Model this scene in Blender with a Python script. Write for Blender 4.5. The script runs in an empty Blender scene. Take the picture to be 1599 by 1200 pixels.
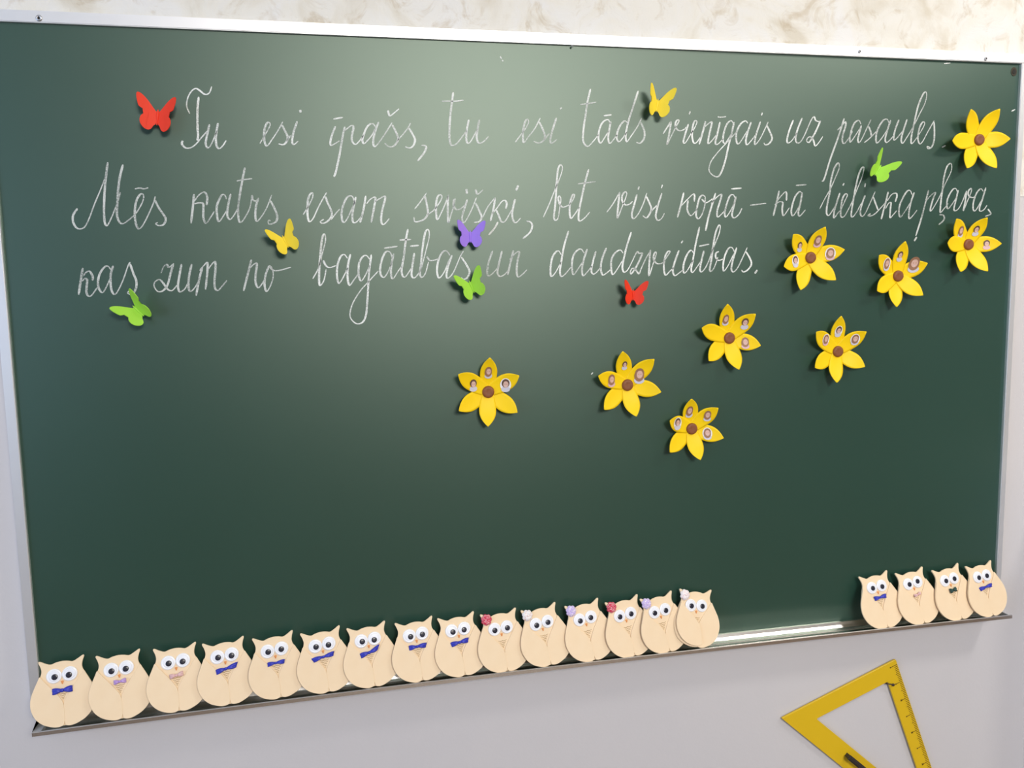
import bpy, bmesh, math, random
from mathutils import Vector, Matrix

random.seed(7)
scene = bpy.context.scene
col = scene.collection

# ------------------------------------------------------------------ camera
TOP = 2.10            # height of the upper edge of the green writing surface
BW, BH = 2.0048, 1.20  # green writing surface
FPX = 1290.0          # focal length in pixels of the 1599 x 1200 frame
R0 = Vector((0.98029307, 0.01797379, -0.19672935))   # camera right / down / forward in board axes
R1 = Vector((-0.03961072, 0.9935118, -0.10660811))
R2 = Vector((0.19353678, 0.11229978, 0.97464469))
def bw_(v):           # board axes (right, down, into the wall) -> world axes
    return Vector((v[0], v[2], -v[1]))
CAM = bw_((0.5727352, 0.4620985, -1.58058462)) + Vector((0, 0, TOP))
cx, cy, cz = bw_(R0), -bw_(R1), -bw_(R2)
cam_data = bpy.data.cameras.new('camera')
cam = bpy.data.objects.new('camera', cam_data)
col.objects.link(cam)
cam.matrix_world = Matrix(((cx.x, cy.x, cz.x, CAM.x), (cx.y, cy.y, cz.y, CAM.y), (cx.z, cy.z, cz.z, CAM.z), (0, 0, 0, 1)))
cam_data.sensor_fit = 'HORIZONTAL'
cam_data.sensor_width = 36.0
cam_data.lens = FPX * 36.0 / 1599.0
cam_data.clip_start = 0.05
scene.camera = cam

def at(px, py, y=0.0):
    """point of the plane at depth y (0 = board face, negative = in front) seen at a photo pixel"""
    d = bw_(R0) * ((px - 799.5) / FPX) + bw_(R1) * ((py - 600.0) / FPX) + bw_(R2)
    s = (y - CAM.y) / d.y
    return CAM + d * s

# ------------------------------------------------------------------ world, lamps, exposure
world = bpy.data.worlds.new('world'); scene.world = world
world.use_nodes = True
world.node_tree.nodes['Background'].inputs[0].default_value = (0.75, 0.85, 1.0, 1)
world.node_tree.nodes['Background'].inputs[1].default_value = 0.6
scene.view_settings.view_transform = 'Standard'
scene.view_settings.look = 'None'
scene.view_settings.gamma = 1.0
scene.view_settings.use_curve_mapping = False
scene.view_settings.exposure = 0.12
RX0, RX1, RY0, RZ1 = -2.3, 5.2, -7.6, 3.20      # room
WALL_Y = 0.016

def area(name, loc, rot, sx, sy, power, color):
    l = bpy.data.lights.new(name, 'AREA'); l.shape = 'RECTANGLE'
    l.size, l.size_y, l.energy, l.color = sx, sy, power, color
    o = bpy.data.objects.new(name, l); col.objects.link(o)
    o.location = loc; o.rotation_euler = rot
    return o
LAMPS = [   # x, y, watts, width
    (1.56, -4.2, 80, 1.35), (1.66, -6.1, 70, 1.35), (2.66, -1.40, 16.5, 0.36), (4.4, -1.5, 5, 1.35)]
for lx, ly, e, lw in LAMPS:
    area('lamp_light', (lx, ly + 0.02, RZ1 - 0.22), (math.radians(48), 0, 0), lw, 0.30, e, (1.0, 0.955, 0.88))
area('window_light', (RX0 + 0.06, -2.6, 1.75), (0, math.radians(-90), 0), 1.5, 3.2, 50, (0.50, 0.69, 1.0))

# ------------------------------------------------------------------ materials
def mat(name, color, rough=0.6, metal=0.0, spec=0.5, noise=None, bump=None, ior=1.5):
    """noise=(scale, second colour, contrast) ; bump=(scale, strength, distance)"""
    m = bpy.data.materials.new(name); m.use_nodes = True
    nt = m.node_tree; b = nt.nodes['Principled BSDF']
    b.inputs['Base Color'].default_value = (*color, 1)
    b.inputs['Roughness'].default_value = rough
    b.inputs['Metallic'].default_value = metal
    b.inputs['Specular IOR Level'].default_value = spec
    b.inputs['IOR'].default_value = ior
    tc = nt.nodes.new('ShaderNodeTexCoord')
    if noise:
        n = nt.nodes.new('ShaderNodeTexNoise'); n.inputs['Scale'].default_value = noise[0]; n.inputs['Detail'].default_value = 4
        r = nt.nodes.new('ShaderNodeValToRGB')
        r.color_ramp.elements[0].position = 0.5 - noise[2]; r.color_ramp.elements[1].position = 0.5 + noise[2]
        r.color_ramp.elements[0].color = (*color, 1); r.color_ramp.elements[1].color = (*noise[1], 1)
        nt.links.new(tc.outputs['Object'], n.inputs['Vector'])
        nt.links.new(n.outputs['Fac'], r.inputs['Fac']); nt.links.new(r.outputs['Color'], b.inputs['Base Color'])
    if bump:
        n = nt.nodes.new('ShaderNodeTexNoise'); n.inputs['Scale'].default_value = bump[0]; n.inputs['Detail'].default_value = 3
        bp = nt.nodes.new('ShaderNodeBump'); bp.inputs['Strength'].default_value = bump[1]; bp.inputs['Distance'].default_value = bump[2]
        nt.links.new(tc.outputs['Object'], n.inputs['Vector'])
        nt.links.new(n.outputs['Fac'], bp.inputs['Height']); nt.links.new(bp.outputs['Normal'], b.inputs['Normal'])
    return m

M = {}
def board_material():
    """matt green enamel: diffuse body under a rough clear sheen"""
    m = bpy.data.materials.new('green_chalkboard_enamel'); m.use_nodes = True
    nt = m.node_tree; nt.nodes.remove(nt.nodes['Principled BSDF'])
    tc = nt.nodes.new('ShaderNodeTexCoord'); n = nt.nodes.new('ShaderNodeTexNoise'); n.inputs['Scale'].default_value = 3
    r = nt.nodes.new('ShaderNodeValToRGB'); r.color_ramp.elements[0].position, r.color_ramp.elements[1].position = 0.3, 0.7
    r.color_ramp.elements[0].color = (0.0175, 0.0540, 0.0400, 1); r.color_ramp.elements[1].color = (0.0195, 0.0580, 0.0440, 1)
    df = nt.nodes.new('ShaderNodeBsdfDiffuse'); gl = nt.nodes.new('ShaderNodeBsdfGlossy'); gl.distribution = 'BECKMANN'
    gl.inputs['Roughness'].default_value = 0.415; gl.inputs['Color'].default_value = (0.86, 1.0, 0.87, 1)
    fr = nt.nodes.new('ShaderNodeFresnel'); fr.inputs['IOR'].default_value = 1.81
    mx = nt.nodes.new('ShaderNodeMixShader')
    nt.links.new(tc.outputs['Object'], n.inputs['Vector']); nt.links.new(n.outputs['Fac'], r.inputs[0])
    nt.links.new(r.outputs[0], df.inputs['Color']); nt.links.new(fr.outputs[0], mx.inputs[0])
    nt.links.new(df.outputs[0], mx.inputs[1]); nt.links.new(gl.outputs[0], mx.inputs[2])
    nt.links.new(mx.outputs[0], nt.nodes['Material Output'].inputs[0])
    return m
M['board'] = board_material()
M['aluminium'] = mat('brushed_aluminium', (0.80, 0.80, 0.82), 0.42, metal=0.75)
M['tray'] = mat('tray_aluminium', (0.78, 0.75, 0.73), 0.24, metal=1.0)
M['screw'] = mat('screw_steel', (0.55, 0.56, 0.6), 0.35, metal=0.9)
M['dark'] = mat('dark_recess', (0.02, 0.018, 0.016), 0.8)
M['worn'] = mat('worn_brown_core', (0.055, 0.045, 0.028), 0.8)
M['paint'] = mat('lilac_grey_wall_paint', (0.59, 0.575, 0.605), 0.6, spec=0.3, noise=(2.2, (0.62, 0.60, 0.62), 0.25), bump=(160, 0.10, 0.002))
M['plain'] = mat('plain_pale_plaster', (0.46, 0.46, 0.47), 0.8)
M['floor'] = mat('brown_linoleum', (0.17, 0.12, 0.085), 0.5, noise=(5, (0.20, 0.145, 0.10), 0.2))
M['ceiling'] = mat('white_ceiling_paint', (0.82, 0.82, 0.80), 0.9)
M['wood'] = mat('pale_poplar_plywood', (0.86, 0.665, 0.45), 0.55, spec=0.3, noise=(40, (0.88, 0.695, 0.485), 0.25))
M['eye'] = mat('white_eye_plastic', (0.90, 0.90, 0.95), 0.25)
M['iris'] = mat('pale_eye_backing', (0.84, 0.855, 0.94), 0.3)
M['pupil'] = mat('dark_pupil_plastic', (0.02, 0.02, 0.035), 0.25)
M['beak'] = mat('orange_beak', (0.75, 0.30, 0.09), 0.6)
M['etch'] = mat('burnt_feather_lines', (0.42, 0.25, 0.09), 0.8)
M['bow_blue'] = mat('royal_blue_ribbon', (0.018, 0.028, 0.40), 0.45, noise=(260, (0.035, 0.05, 0.55), 0.2))
M['bow_lilac'] = mat('lilac_ribbon', (0.40, 0.22, 0.62), 0.5, noise=(260, (0.60, 0.42, 0.78), 0.2))
M['bow_pink'] = mat('pale_pink_ribbon', (0.72, 0.42, 0.44), 0.5, noise=(260, (0.80, 0.55, 0.55), 0.2))
M['bow_green'] = mat('dark_green_ribbon', (0.012, 0.045, 0.040), 0.5, noise=(260, (0.02, 0.075, 0.06), 0.2))

def striped(name, c1, c2, scale):
    m = bpy.data.materials.new(name); m.use_nodes = True
    nt = m.node_tree; b = nt.nodes['Principled BSDF']; b.inputs['Roughness'].default_value = 0.55
    tc = nt.nodes.new('ShaderNodeTexCoord')
    v = nt.nodes.new('ShaderNodeTexVoronoi'); v.inputs['Scale'].default_value = scale
    r = nt.nodes.new('ShaderNodeValToRGB'); r.color_ramp.interpolation = 'LINEAR'
    r.color_ramp.elements[0].position = 0.30; r.color_ramp.elements[1].position = 0.42
    r.color_ramp.elements[0].color = (*c2, 1); r.color_ramp.elements[1].color = (*c1, 1)
    nt.links.new(tc.outputs['Object'], v.inputs['Vector']); nt.links.new(v.outputs['Distance'], r.inputs['Fac'])
    nt.links.new(r.outputs['Color'], b.inputs['Base Color'])
    return m
M['ros_red'] = striped('red_white_dotted_ribbon', (0.62, 0.02, 0.075), (0.88, 0.70, 0.72), 520)
M['ros_white'] = striped('white_pink_ribbon', (0.86, 0.82, 0.84), (0.82, 0.55, 0.55), 300)
M['ros_lilac'] = striped('lilac_white_ribbon', (0.60, 0.48, 0.82), (0.90, 0.86, 0.93), 330)
M['ros_pink'] = striped('pale_pink_white_ribbon', (0.88, 0.80, 0.82), (0.80, 0.56, 0.60), 300)
M['petal'] = mat('yellow_foam_sheet', (0.94, 0.64, 0.004), 0.5, spec=0.3)
M['button'] = mat('brown_flower_centre', (0.20, 0.060, 0.018), 0.55, noise=(160, (0.25, 0.085, 0.03), 0.2))
M['bf_red'] = mat('red_felt', (0.85, 0.040, 0.008), 0.6)
M['bf_yellow'] = mat('yellow_felt', (0.93, 0.72, 0.04), 0.6)
M['bf_green'] = mat('lime_green_felt', (0.36, 0.72, 0.055), 0.6)
M['bf_purple'] = mat('purple_felt', (0.36, 0.21, 0.82), 0.6)
M['square'] = mat('yellow_plastic', (0.72, 0.47, 0.012), 0.35)
M['mark'] = mat('brown_ruler_print', (0.085, 0.035, 0.004), 0.6)
M['grip'] = mat('black_plastic_grip', (0.03, 0.026, 0.024), 0.4)
M['nail'] = mat('dark_nail_steel', (0.07, 0.05, 0.045), 0.5, metal=0.4)
M['p_white'] = mat('photo_paper_white', (0.86, 0.84, 0.86), 0.5)
M['p_skin'] = mat('photo_print_skin', (0.72, 0.47, 0.40), 0.5)
M['p_hair'] = mat('photo_print_brown', (0.13, 0.07, 0.05), 0.5)
M['p_hair2'] = mat('photo_print_auburn', (0.33, 0.17, 0.10), 0.5)
M['p_shirt'] = mat('photo_print_grey', (0.60, 0.60, 0.70), 0.5)
M['p_pink'] = mat('photo_print_pink', (0.70, 0.45, 0.50), 0.5)
M['housing'] = mat('white_lamp_housing', (0.8, 0.8, 0.8), 0.5)
M['win'] = mat('white_window_frame', (0.8, 0.8, 0.8), 0.5)

def chalk_material(name, low, high):
    m = bpy.data.materials.new(name); m.use_nodes = True
    nt = m.node_tree; b = nt.nodes['Principled BSDF']
    b.inputs['Base Color'].default_value = (0.85, 0.875, 0.855, 1); b.inputs['Roughness'].default_value = 0.95
    b.inputs['Specular IOR Level'].default_value = 0.1
    tr = nt.nodes.new('ShaderNodeBsdfTransparent'); mix = nt.nodes.new('ShaderNodeMixShader')
    tc = nt.nodes.new('ShaderNodeTexCoord')
    n = nt.nodes.new('ShaderNodeTexNoise'); n.inputs['Scale'].default_value = 420; n.inputs['Detail'].default_value = 3
    n2 = nt.nodes.new('ShaderNodeTexNoise'); n2.inputs['Scale'].default_value = 22
    ad = nt.nodes.new('ShaderNodeMath'); ad.operation = 'ADD'
    r = nt.nodes.new('ShaderNodeMapRange')
    r.inputs['From Min'].default_value = 0.70; r.inputs['From Max'].default_value = 1.12
    r.inputs['To Min'].default_value = low; r.inputs['To Max'].default_value = high
    nt.links.new(tc.outputs['Object'], n.inputs['Vector']); nt.links.new(tc.outputs['Object'], n2.inputs['Vector'])
    nt.links.new(n.outputs['Fac'], ad.inputs[0]); nt.links.new(n2.outputs['Fac'], ad.inputs[1])
    nt.links.new(ad.outputs[0], r.inputs['Value']); nt.links.new(r.outputs[0], mix.inputs[0])
    nt.links.new(tr.outputs[0], mix.inputs[1]); nt.links.new(b.outputs[0], mix.inputs[2])
    nt.links.new(mix.outputs[0], nt.nodes['Material Output'].inputs[0])
    return m
M['chalk'] = chalk_material('white_chalk', 0.36, 0.98)
M['chalk_faint'] = chalk_material('faint_white_chalk', 0.20, 0.72)

def wallpaper_material():
    m = bpy.data.materials.new('embossed_cream_wallpaper'); m.use_nodes = True
    nt = m.node_tree; b = nt.nodes['Principled BSDF']; b.inputs['Roughness'].default_value = 0.7
    b.inputs['Specular IOR Level'].default_value = 0.25
    tc = nt.nodes.new('ShaderNodeTexCoord')
    n1 = nt.nodes.new('ShaderNodeTexNoise'); n1.inputs['Scale'].default_value = 7.5; n1.inputs['Detail'].default_value = 6; n1.inputs['Distortion'].default_value = 1.6
    n2 = nt.nodes.new('ShaderNodeTexNoise'); n2.inputs['Scale'].default_value = 17; n2.inputs['Detail'].default_value = 8; n2.inputs['Distortion'].default_value = 1.2; n2.inputs['Roughness'].default_value = 0.62
    r1 = nt.nodes.new('ShaderNodeValToRGB')
    e = r1.color_ramp.elements
    e[0].position, e[0].color = 0.30, (0.65, 0.60, 0.51, 1)
    e[1].position, e[1].color = 0.48, (0.76, 0.735, 0.68, 1)
    x = r1.color_ramp.elements.new(0.66); x.color = (0.77, 0.76, 0.745, 1)
    r2 = nt.nodes.new('ShaderNodeValToRGB')
    r2.color_ramp.elements[0].position, r2.color_ramp.elements[0].color = 0.34, (0.70, 0.60, 0.47, 1)
    r2.color_ramp.elements[1].position, r2.color_ramp.elements[1].color = 0.47, (1, 1, 1, 1)
    mx = nt.nodes.new('ShaderNodeMixRGB'); mx.blend_type = 'MULTIPLY'; mx.inputs[0].default_value = 0.55
    bp = nt.nodes.new('ShaderNodeBump'); bp.inputs['Strength'].default_value = 0.55; bp.inputs['Distance'].default_value = 0.006
    for n in (n1, n2): nt.links.new(tc.outputs['Object'], n.inputs['Vector'])
    nt.links.new(n1.outputs['Fac'], r1.inputs[0]); nt.links.new(n2.outputs['Fac'], r2.inputs[0])
    nt.links.new(r1.outputs[0], mx.inputs[1]); nt.links.new(r2.outputs[0], mx.inputs[2])
    nt.links.new(mx.outputs[0], b.inputs['Base Color'])
    nt.links.new(n2.outputs['Fac'], bp.inputs['Height']); nt.links.new(bp.outputs['Normal'], b.inputs['Normal'])
    return m
M['wallpaper'] = wallpaper_material()

# ------------------------------------------------------------------ helpers
def link(name, me, parent=None):
    o = bpy.data.objects.new(name, me); col.objects.link(o)
    if parent: o.parent = parent
    return o
def mesh_from(name, verts, faces, material, smooth=False):
    me = bpy.data.meshes.new(name); me.from_pydata([tuple(v) for v in verts], [], faces); me.update()
    for m in (material if isinstance(material, (list, tuple)) else [material]): me.materials.append(m)
    if smooth: me.polygons.foreach_set('use_smooth', [True] * len(me.polygons))
    return me
def bm_mesh(name, bm, material, smooth=False):
    bmesh.ops.recalc_face_normals(bm, faces=bm.faces)
    me = bpy.data.meshes.new(name); bm.to_mesh(me); bm.free()
    for m in (material if isinstance(material, (list, tuple)) else [material]): me.materials.append(m)
    if smooth: me.polygons.foreach_set('use_smooth', [True] * len(me.polygons))
    return me
def add_box(bm, a, b):
    x0, y0, z0 = a; x1, y1, z1 = b
    v = [bm.verts.new(p) for p in ((x0, y0, z0), (x1, y0, z0), (x1, y1, z0), (x0, y1, z0), (x0, y0, z1), (x1, y0, z1), (x1, y1, z1), (x0, y1, z1))]
    for f in ((0, 1, 2, 3), (4, 5, 6, 7), (0, 1, 5, 4), (1, 2, 6, 5), (2, 3, 7, 6), (3, 0, 4, 7)):
        bm.faces.new([v[i] for i in f])
def box_obj(name, a, b, material, parent=None, bevel=0):
    bm = bmesh.new(); add_box(bm, a, b)
    if bevel: bmesh.ops.bevel(bm, geom=bm.edges[:], offset=bevel, segments=2, affect='EDGES')
    return link(name, bm_mesh(name, bm, material), parent)
def struct(o):
    o['kind'] = 'structure'; return o
def thing(name, label, cat, loc=(0, 0, 0), group=None):
    o = link(name, None); o.location = loc; o.empty_display_size = 0.03
    o['label'] = label; o['category'] = cat
    if group: o['group'] = group
    return o
def catmull(pts, n=6, closed=False):
    P = [Vector(p) for p in pts]; out = []
    L = len(P)
    if L < 3 and not closed: return [P[0].lerp(P[-1], i / n) for i in range(n + 1)]
    rng = range(L) if closed else range(L - 1)
    for i in rng:
        p1, p2 = P[i], P[(i + 1) % L]
        p0 = P[(i - 1) % L] if closed or i > 0 else p1 * 2 - p2
        p3 = P[(i + 2) % L] if closed or i < L - 2 else p2 * 2 - p1
        for k in range(n):
            t = k / n
            out.append(0.5 * ((2 * p1) + (p2 - p0) * t + (2 * p0 - 5 * p1 + 4 * p2 - p3) * t * t + (3 * p1 - p0 - 3 * p2 + p3) * t ** 3))
    if not closed: out.append(P[-1])
    return out
def plate_mesh(name, outline, y_back, y_front, material, bevel=0.0005, holes=None):
    """flat cut-out in the x-z plane; front side looks towards -y"""
    bm = bmesh.new()
    b = [bm.verts.new((p[0], y_back, p[1])) for p in outline]
    ins = []
    n = len(outline)
    f1 = [bm.verts.new((p[0], y_front + bevel, p[1])) for p in outline]
    for i in range(n):      # slightly inset front rim = eased edge
        a, c, d = Vector(outline[i - 1][:2]), Vector(outline[i][:2]), Vector(outline[(i + 1) % n][:2])
        t = (d - a)
        if t.length < 1e-9: t = Vector((1, 0))
        t.normalize(); nrm = Vector((-t.y, t.x))
        ins.append((c + nrm * bevel * inset_sign(outline)))
    f2 = [bm.verts.new((p[0], y_front, p[1])) for p in ins]
    for i in range(n):
        j = (i + 1) % n
        bm.faces.new((b[i], b[j], f1[j], f1[i])); bm.faces.new((f1[i], f1[j], f2[j], f2[i]))
    bm.faces.new(f2); bm.faces.new(b)
    return bm_mesh(name, bm, material)
def inset_sign(o):
    a = sum(o[i][0] * o[(i + 1) % len(o)][1] - o[(i + 1) % len(o)][0] * o[i][1] for i in range(len(o)))
    return 1.0 if a > 0 else -1.0
def lathe_mesh(name, prof, material, seg=24, axis='y'):
    """prof = (radius, height towards the viewer)"""
    V, F = [], []
    for r, h in prof:
        for k in range(seg):
            a = 2 * math.pi * k / seg
            V.append((r * math.cos(a), -h, r * math.sin(a)))
    for i in range(len(prof) - 1):
        for k in range(seg):
            j = (k + 1) % seg
            F.append((i * seg + k, i * seg + j, (i + 1) * seg + j, (i + 1) * seg + k))
    F.append(tuple(range((len(prof) - 1) * seg, len(prof) * seg)))
    F.append(tuple(reversed(range(seg))))
    return mesh_from(name, V, F, material, smooth=True)
def ribbon(strokes, y, thin, thick):
    """flat chalk lines on the board; strokes are polylines of Vector((x, z)); wider on the way down"""
    V, F = [], []
    for st in strokes:
        n = len(st); base = len(V)
        for i, p in enumerate(st):
            t = st[min(i + 1, n - 1)] - st[max(i - 1, 0)]
            if t.length < 1e-7: t = Vector((1e-4, 0))
            t.normalize()
            w = (thin if n > 8 else thin * 1.35) + (thick - thin) * max(0.0, -t.y) ** 1.2
            w *= 0.92 + 0.16 * random.random()
            if i == 0 or i == n - 1: w *= 0.55
            nrm = Vector((-t.y, t.x)) * w * 0.5
            V += [(p.x + nrm.x, y, p.y + nrm.y), (p.x - nrm.x, y, p.y - nrm.y)]
        for i in range(n - 1):
            a = base + 2 * i
            F.append((a, a + 1, a + 3, a + 2))
    return V, F

# ------------------------------------------------------------------ room shell
ZS = TOP - 0.276      # wallpaper starts here, paint below
struct(box_obj('wall_front', (RX0 - 0.1, WALL_Y, 0), (RX1 + 0.1, WALL_Y + 0.2, ZS), M['paint']))
struct(box_obj('wall_front_wallpaper', (RX0 - 0.1, WALL_Y - 0.001, ZS), (RX1 + 0.1, WALL_Y + 0.2, RZ1), M['wallpaper']))
struct(box_obj('wall_right', (RX1, RY0, 0), (RX1 + 0.1, WALL_Y, RZ1), M['plain']))
struct(box_obj('wall_back', (RX0 - 0.1, RY0 - 0.1, 0), (RX1 + 0.1, RY0, RZ1), M['plain']))
bm = bmesh.new()      # left wall with the window opening
add_box(bm, (RX0 - 0.15, RY0, 0), (RX0, WALL_Y, 0.95)); add_box(bm, (RX0 - 0.15, RY0, 2.55), (RX0, WALL_Y, RZ1))
add_box(bm, (RX0 - 0.15, RY0, 0.95), (RX0, -4.25, 2.55)); add_box(bm, (RX0 - 0.15, -0.95, 0.95), (RX0, WALL_Y, 2.55))
struct(link('wall_left', bm_mesh('wall_left', bm, M['plain'])))
bm = bmesh.new()
for yy in (-4.25, -3.18, -2.08, -1.0): add_box(bm, (RX0 - 0.10, yy, 0.95), (RX0 - 0.05, yy + 0.05, 2.55))
for zz in (0.95, 2.50): add_box(bm, (RX0 - 0.10, -4.25, zz), (RX0 - 0.05, -0.95, zz + 0.05))
struct(link('window_1', bm_mesh('window_1', bm, M['win'])))
struct(box_obj('floor', (RX0 - 0.1, RY0, -0.1), (RX1 + 0.1, WALL_Y + 0.1, 0), M['floor']))
struct(box_obj('ceiling', (RX0 - 0.1, RY0, RZ1), (RX1 + 0.1, WALL_Y + 0.1, RZ1 + 0.1), M['ceiling']))
# unseen box added beside the board to shade the wall at lower right
struct(box_obj('added_shade_box_1', (2.13, WALL_Y - 0.21, 0), (2.60, WALL_Y, 1.17), M['paint'], bevel=0.004))
bm = bmesh.new()
for lx, ly, e, lw in LAMPS:      # wedge-shaped board lights: the lit face is tilted towards the board
    q = [(ly - 0.16, RZ1), (ly - 0.13, RZ1 - 0.34), (ly - 0.095, RZ1 - 0.335), (ly + 0.115, RZ1 - 0.10), (ly + 0.12, RZ1)]
    va = [bm.verts.new((lx - lw / 2 - 0.03, a, b)) for a, b in q]; vb = [bm.verts.new((lx + lw / 2 + 0.03, a, b)) for a, b in q]
    bm.faces.new(va); bm.faces.new(vb)
    for i in range(5): bm.faces.new((va[i], va[(i + 1) % 5], vb[(i + 1) % 5], vb[i]))
struct(link('ceiling_lamp_housings', bm_mesh('ceiling_lamp_housings', bm, M['housing'])))

# ------------------------------------------------------------------ chalkboard
board = thing('chalkboard', 'large green chalkboard in an aluminium frame covered with white handwriting', 'chalkboard', (0, 0, 0))
FR = 0.0185            # frame width
box_obj('writing_panel', (-0.004, 0.0, TOP - BH - 0.004), (BW + 0.004, WALL_Y - 0.0015, TOP + 0.004), M['board'], board)
def rail(name, a, b):
    return box_obj(name, a, b, M['aluminium'], board, bevel=0.0012)
top_rail = rail('top_rail', (-FR, -0.007, TOP), (BW + FR * 0.7, WALL_Y - 0.001, TOP + FR + 0.001))
left_rail = rail('side_rail', (-FR * 0.92, -0.007, TOP - BH - 0.02), (0.0, WALL_Y - 0.001, TOP - 0.0002))
right_rail = rail('side_rail', (BW, -0.007, TOP - BH - 0.012), (BW + FR * 0.7, WALL_Y - 0.001, TOP - 0.0002))
def lip(x):            # the tray sags a little towards its left end
    return TOP - 1.2225 + 0.0255 * x - 0.0075 * x * x
def tray():
    prof = [(0.0, 0.0), (0.003, -0.001), (0.006, -0.006), (0.010, -0.0105), (0.016, -0.0125), (0.024, -0.010), (0.030, -0.0085),
            (0.038, -0.0090), (0.046, -0.0082), (0.0520, -0.0065), (0.0540, -0.0006), (0.0565, 0.0), (0.0580, -0.0012), (0.0580, -0.0078), (0.0560, -0.009), (0.0, -0.022)]
    V, F = [], []; nx = 24; x0, x1 = -0.0005, 2.0035
    for i in range(nx + 1):
        x = x0 + (x1 - x0) * i / nx
        for d, h in prof:
            k = min(1.0, d / 0.012)
            z = (TOP - BH) * (1 - k) + lip(x) * k + h + (0.0 if k >= 1 else 0.0)
            V.append((x, -d - 0.0005, z))
    n = len(prof)
    for i in range(nx):
        for j in range(n):
            F.append((i * n + j, i * n + (j + 1) % n, (i + 1) * n + (j + 1) % n, (i + 1) * n + j))
    F.append(tuple(range(n))); F.append(tuple(reversed(range(nx * n, nx * n + n))))
    me = mesh_from('chalk_tray', V, F, M['tray'])
    return link('chalk_tray', me, board)
tray()
for xa, xb in ((-0.0012, 0.0135), (1.9965, 2.0042)):          # closing caps of the tray
    za = lip((xa + xb) / 2)
    bm = bmesh.new()
    q = [(0.0, TOP - BH - 0.001), (0.010, za - 0.0008), (0.0545, za - 0.0004), (0.0572, za - 0.0016), (0.0572, za - 0.0075), (0.0, za - 0.020)]
    va = [bm.verts.new((xa, -a, b)) for a, b in q]; vb = [bm.verts.new((xb, -a, b)) for a, b in q]
    bm.faces.new(va); bm.faces.new(vb)
    for i in range(6): bm.faces.new((va[i], va[(i + 1) % 6], vb[(i + 1) % 6], vb[i]))
    link('tray_end_cap', bm_mesh('tray_end_cap', bm, M['aluminium']), board)
sm = lathe_mesh('screw', [(0.0052, 0.0), (0.0052, 0.0012), (0.0042, 0.0022), (0.0022, 0.0024), (0.0018, 0.0010)], M['screw'], 16)
sd = lathe_mesh('slot', [(0.0022, 0.0), (0.0022, 0.0013), (0.0016, 0.0014)], M['dark'], 8)
for px, py, s in ((61, 28.5, 1.0), (1342, 80.5, 0.62), (1539, 92, 0.72), (893.5, 72, 0.4)):
    p = at(px, py, -0.007)
    o = link('screw', sm, board); o.location = (p.x, -0.0068, p.z); o.scale = (s, 1, s)
    q = link('slot', sd, o); q.location = (0, -0.0012, 0)
p = at(1583, 112, 0)
hm = lathe_mesh('worn_corner_hole', [(0.0085, 0.0), (0.0085, 0.0007), (0.0060, 0.0008), (0.0052, 0.0002)], M['worn'], 18)
o = link('worn_corner_hole', hm, board); o.location = (p.x, -0.0001, p.z); o.scale = (0.85, 1, 1.1)
hd = lathe_mesh('hole_core', [(0.0048, 0.0), (0.0048, 0.0004), (0.004, 0.0005)], M['dark'], 14)
o = link('hole_core', hd, o); o.location = (0.0004, -0.0005, -0.0004)

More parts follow.
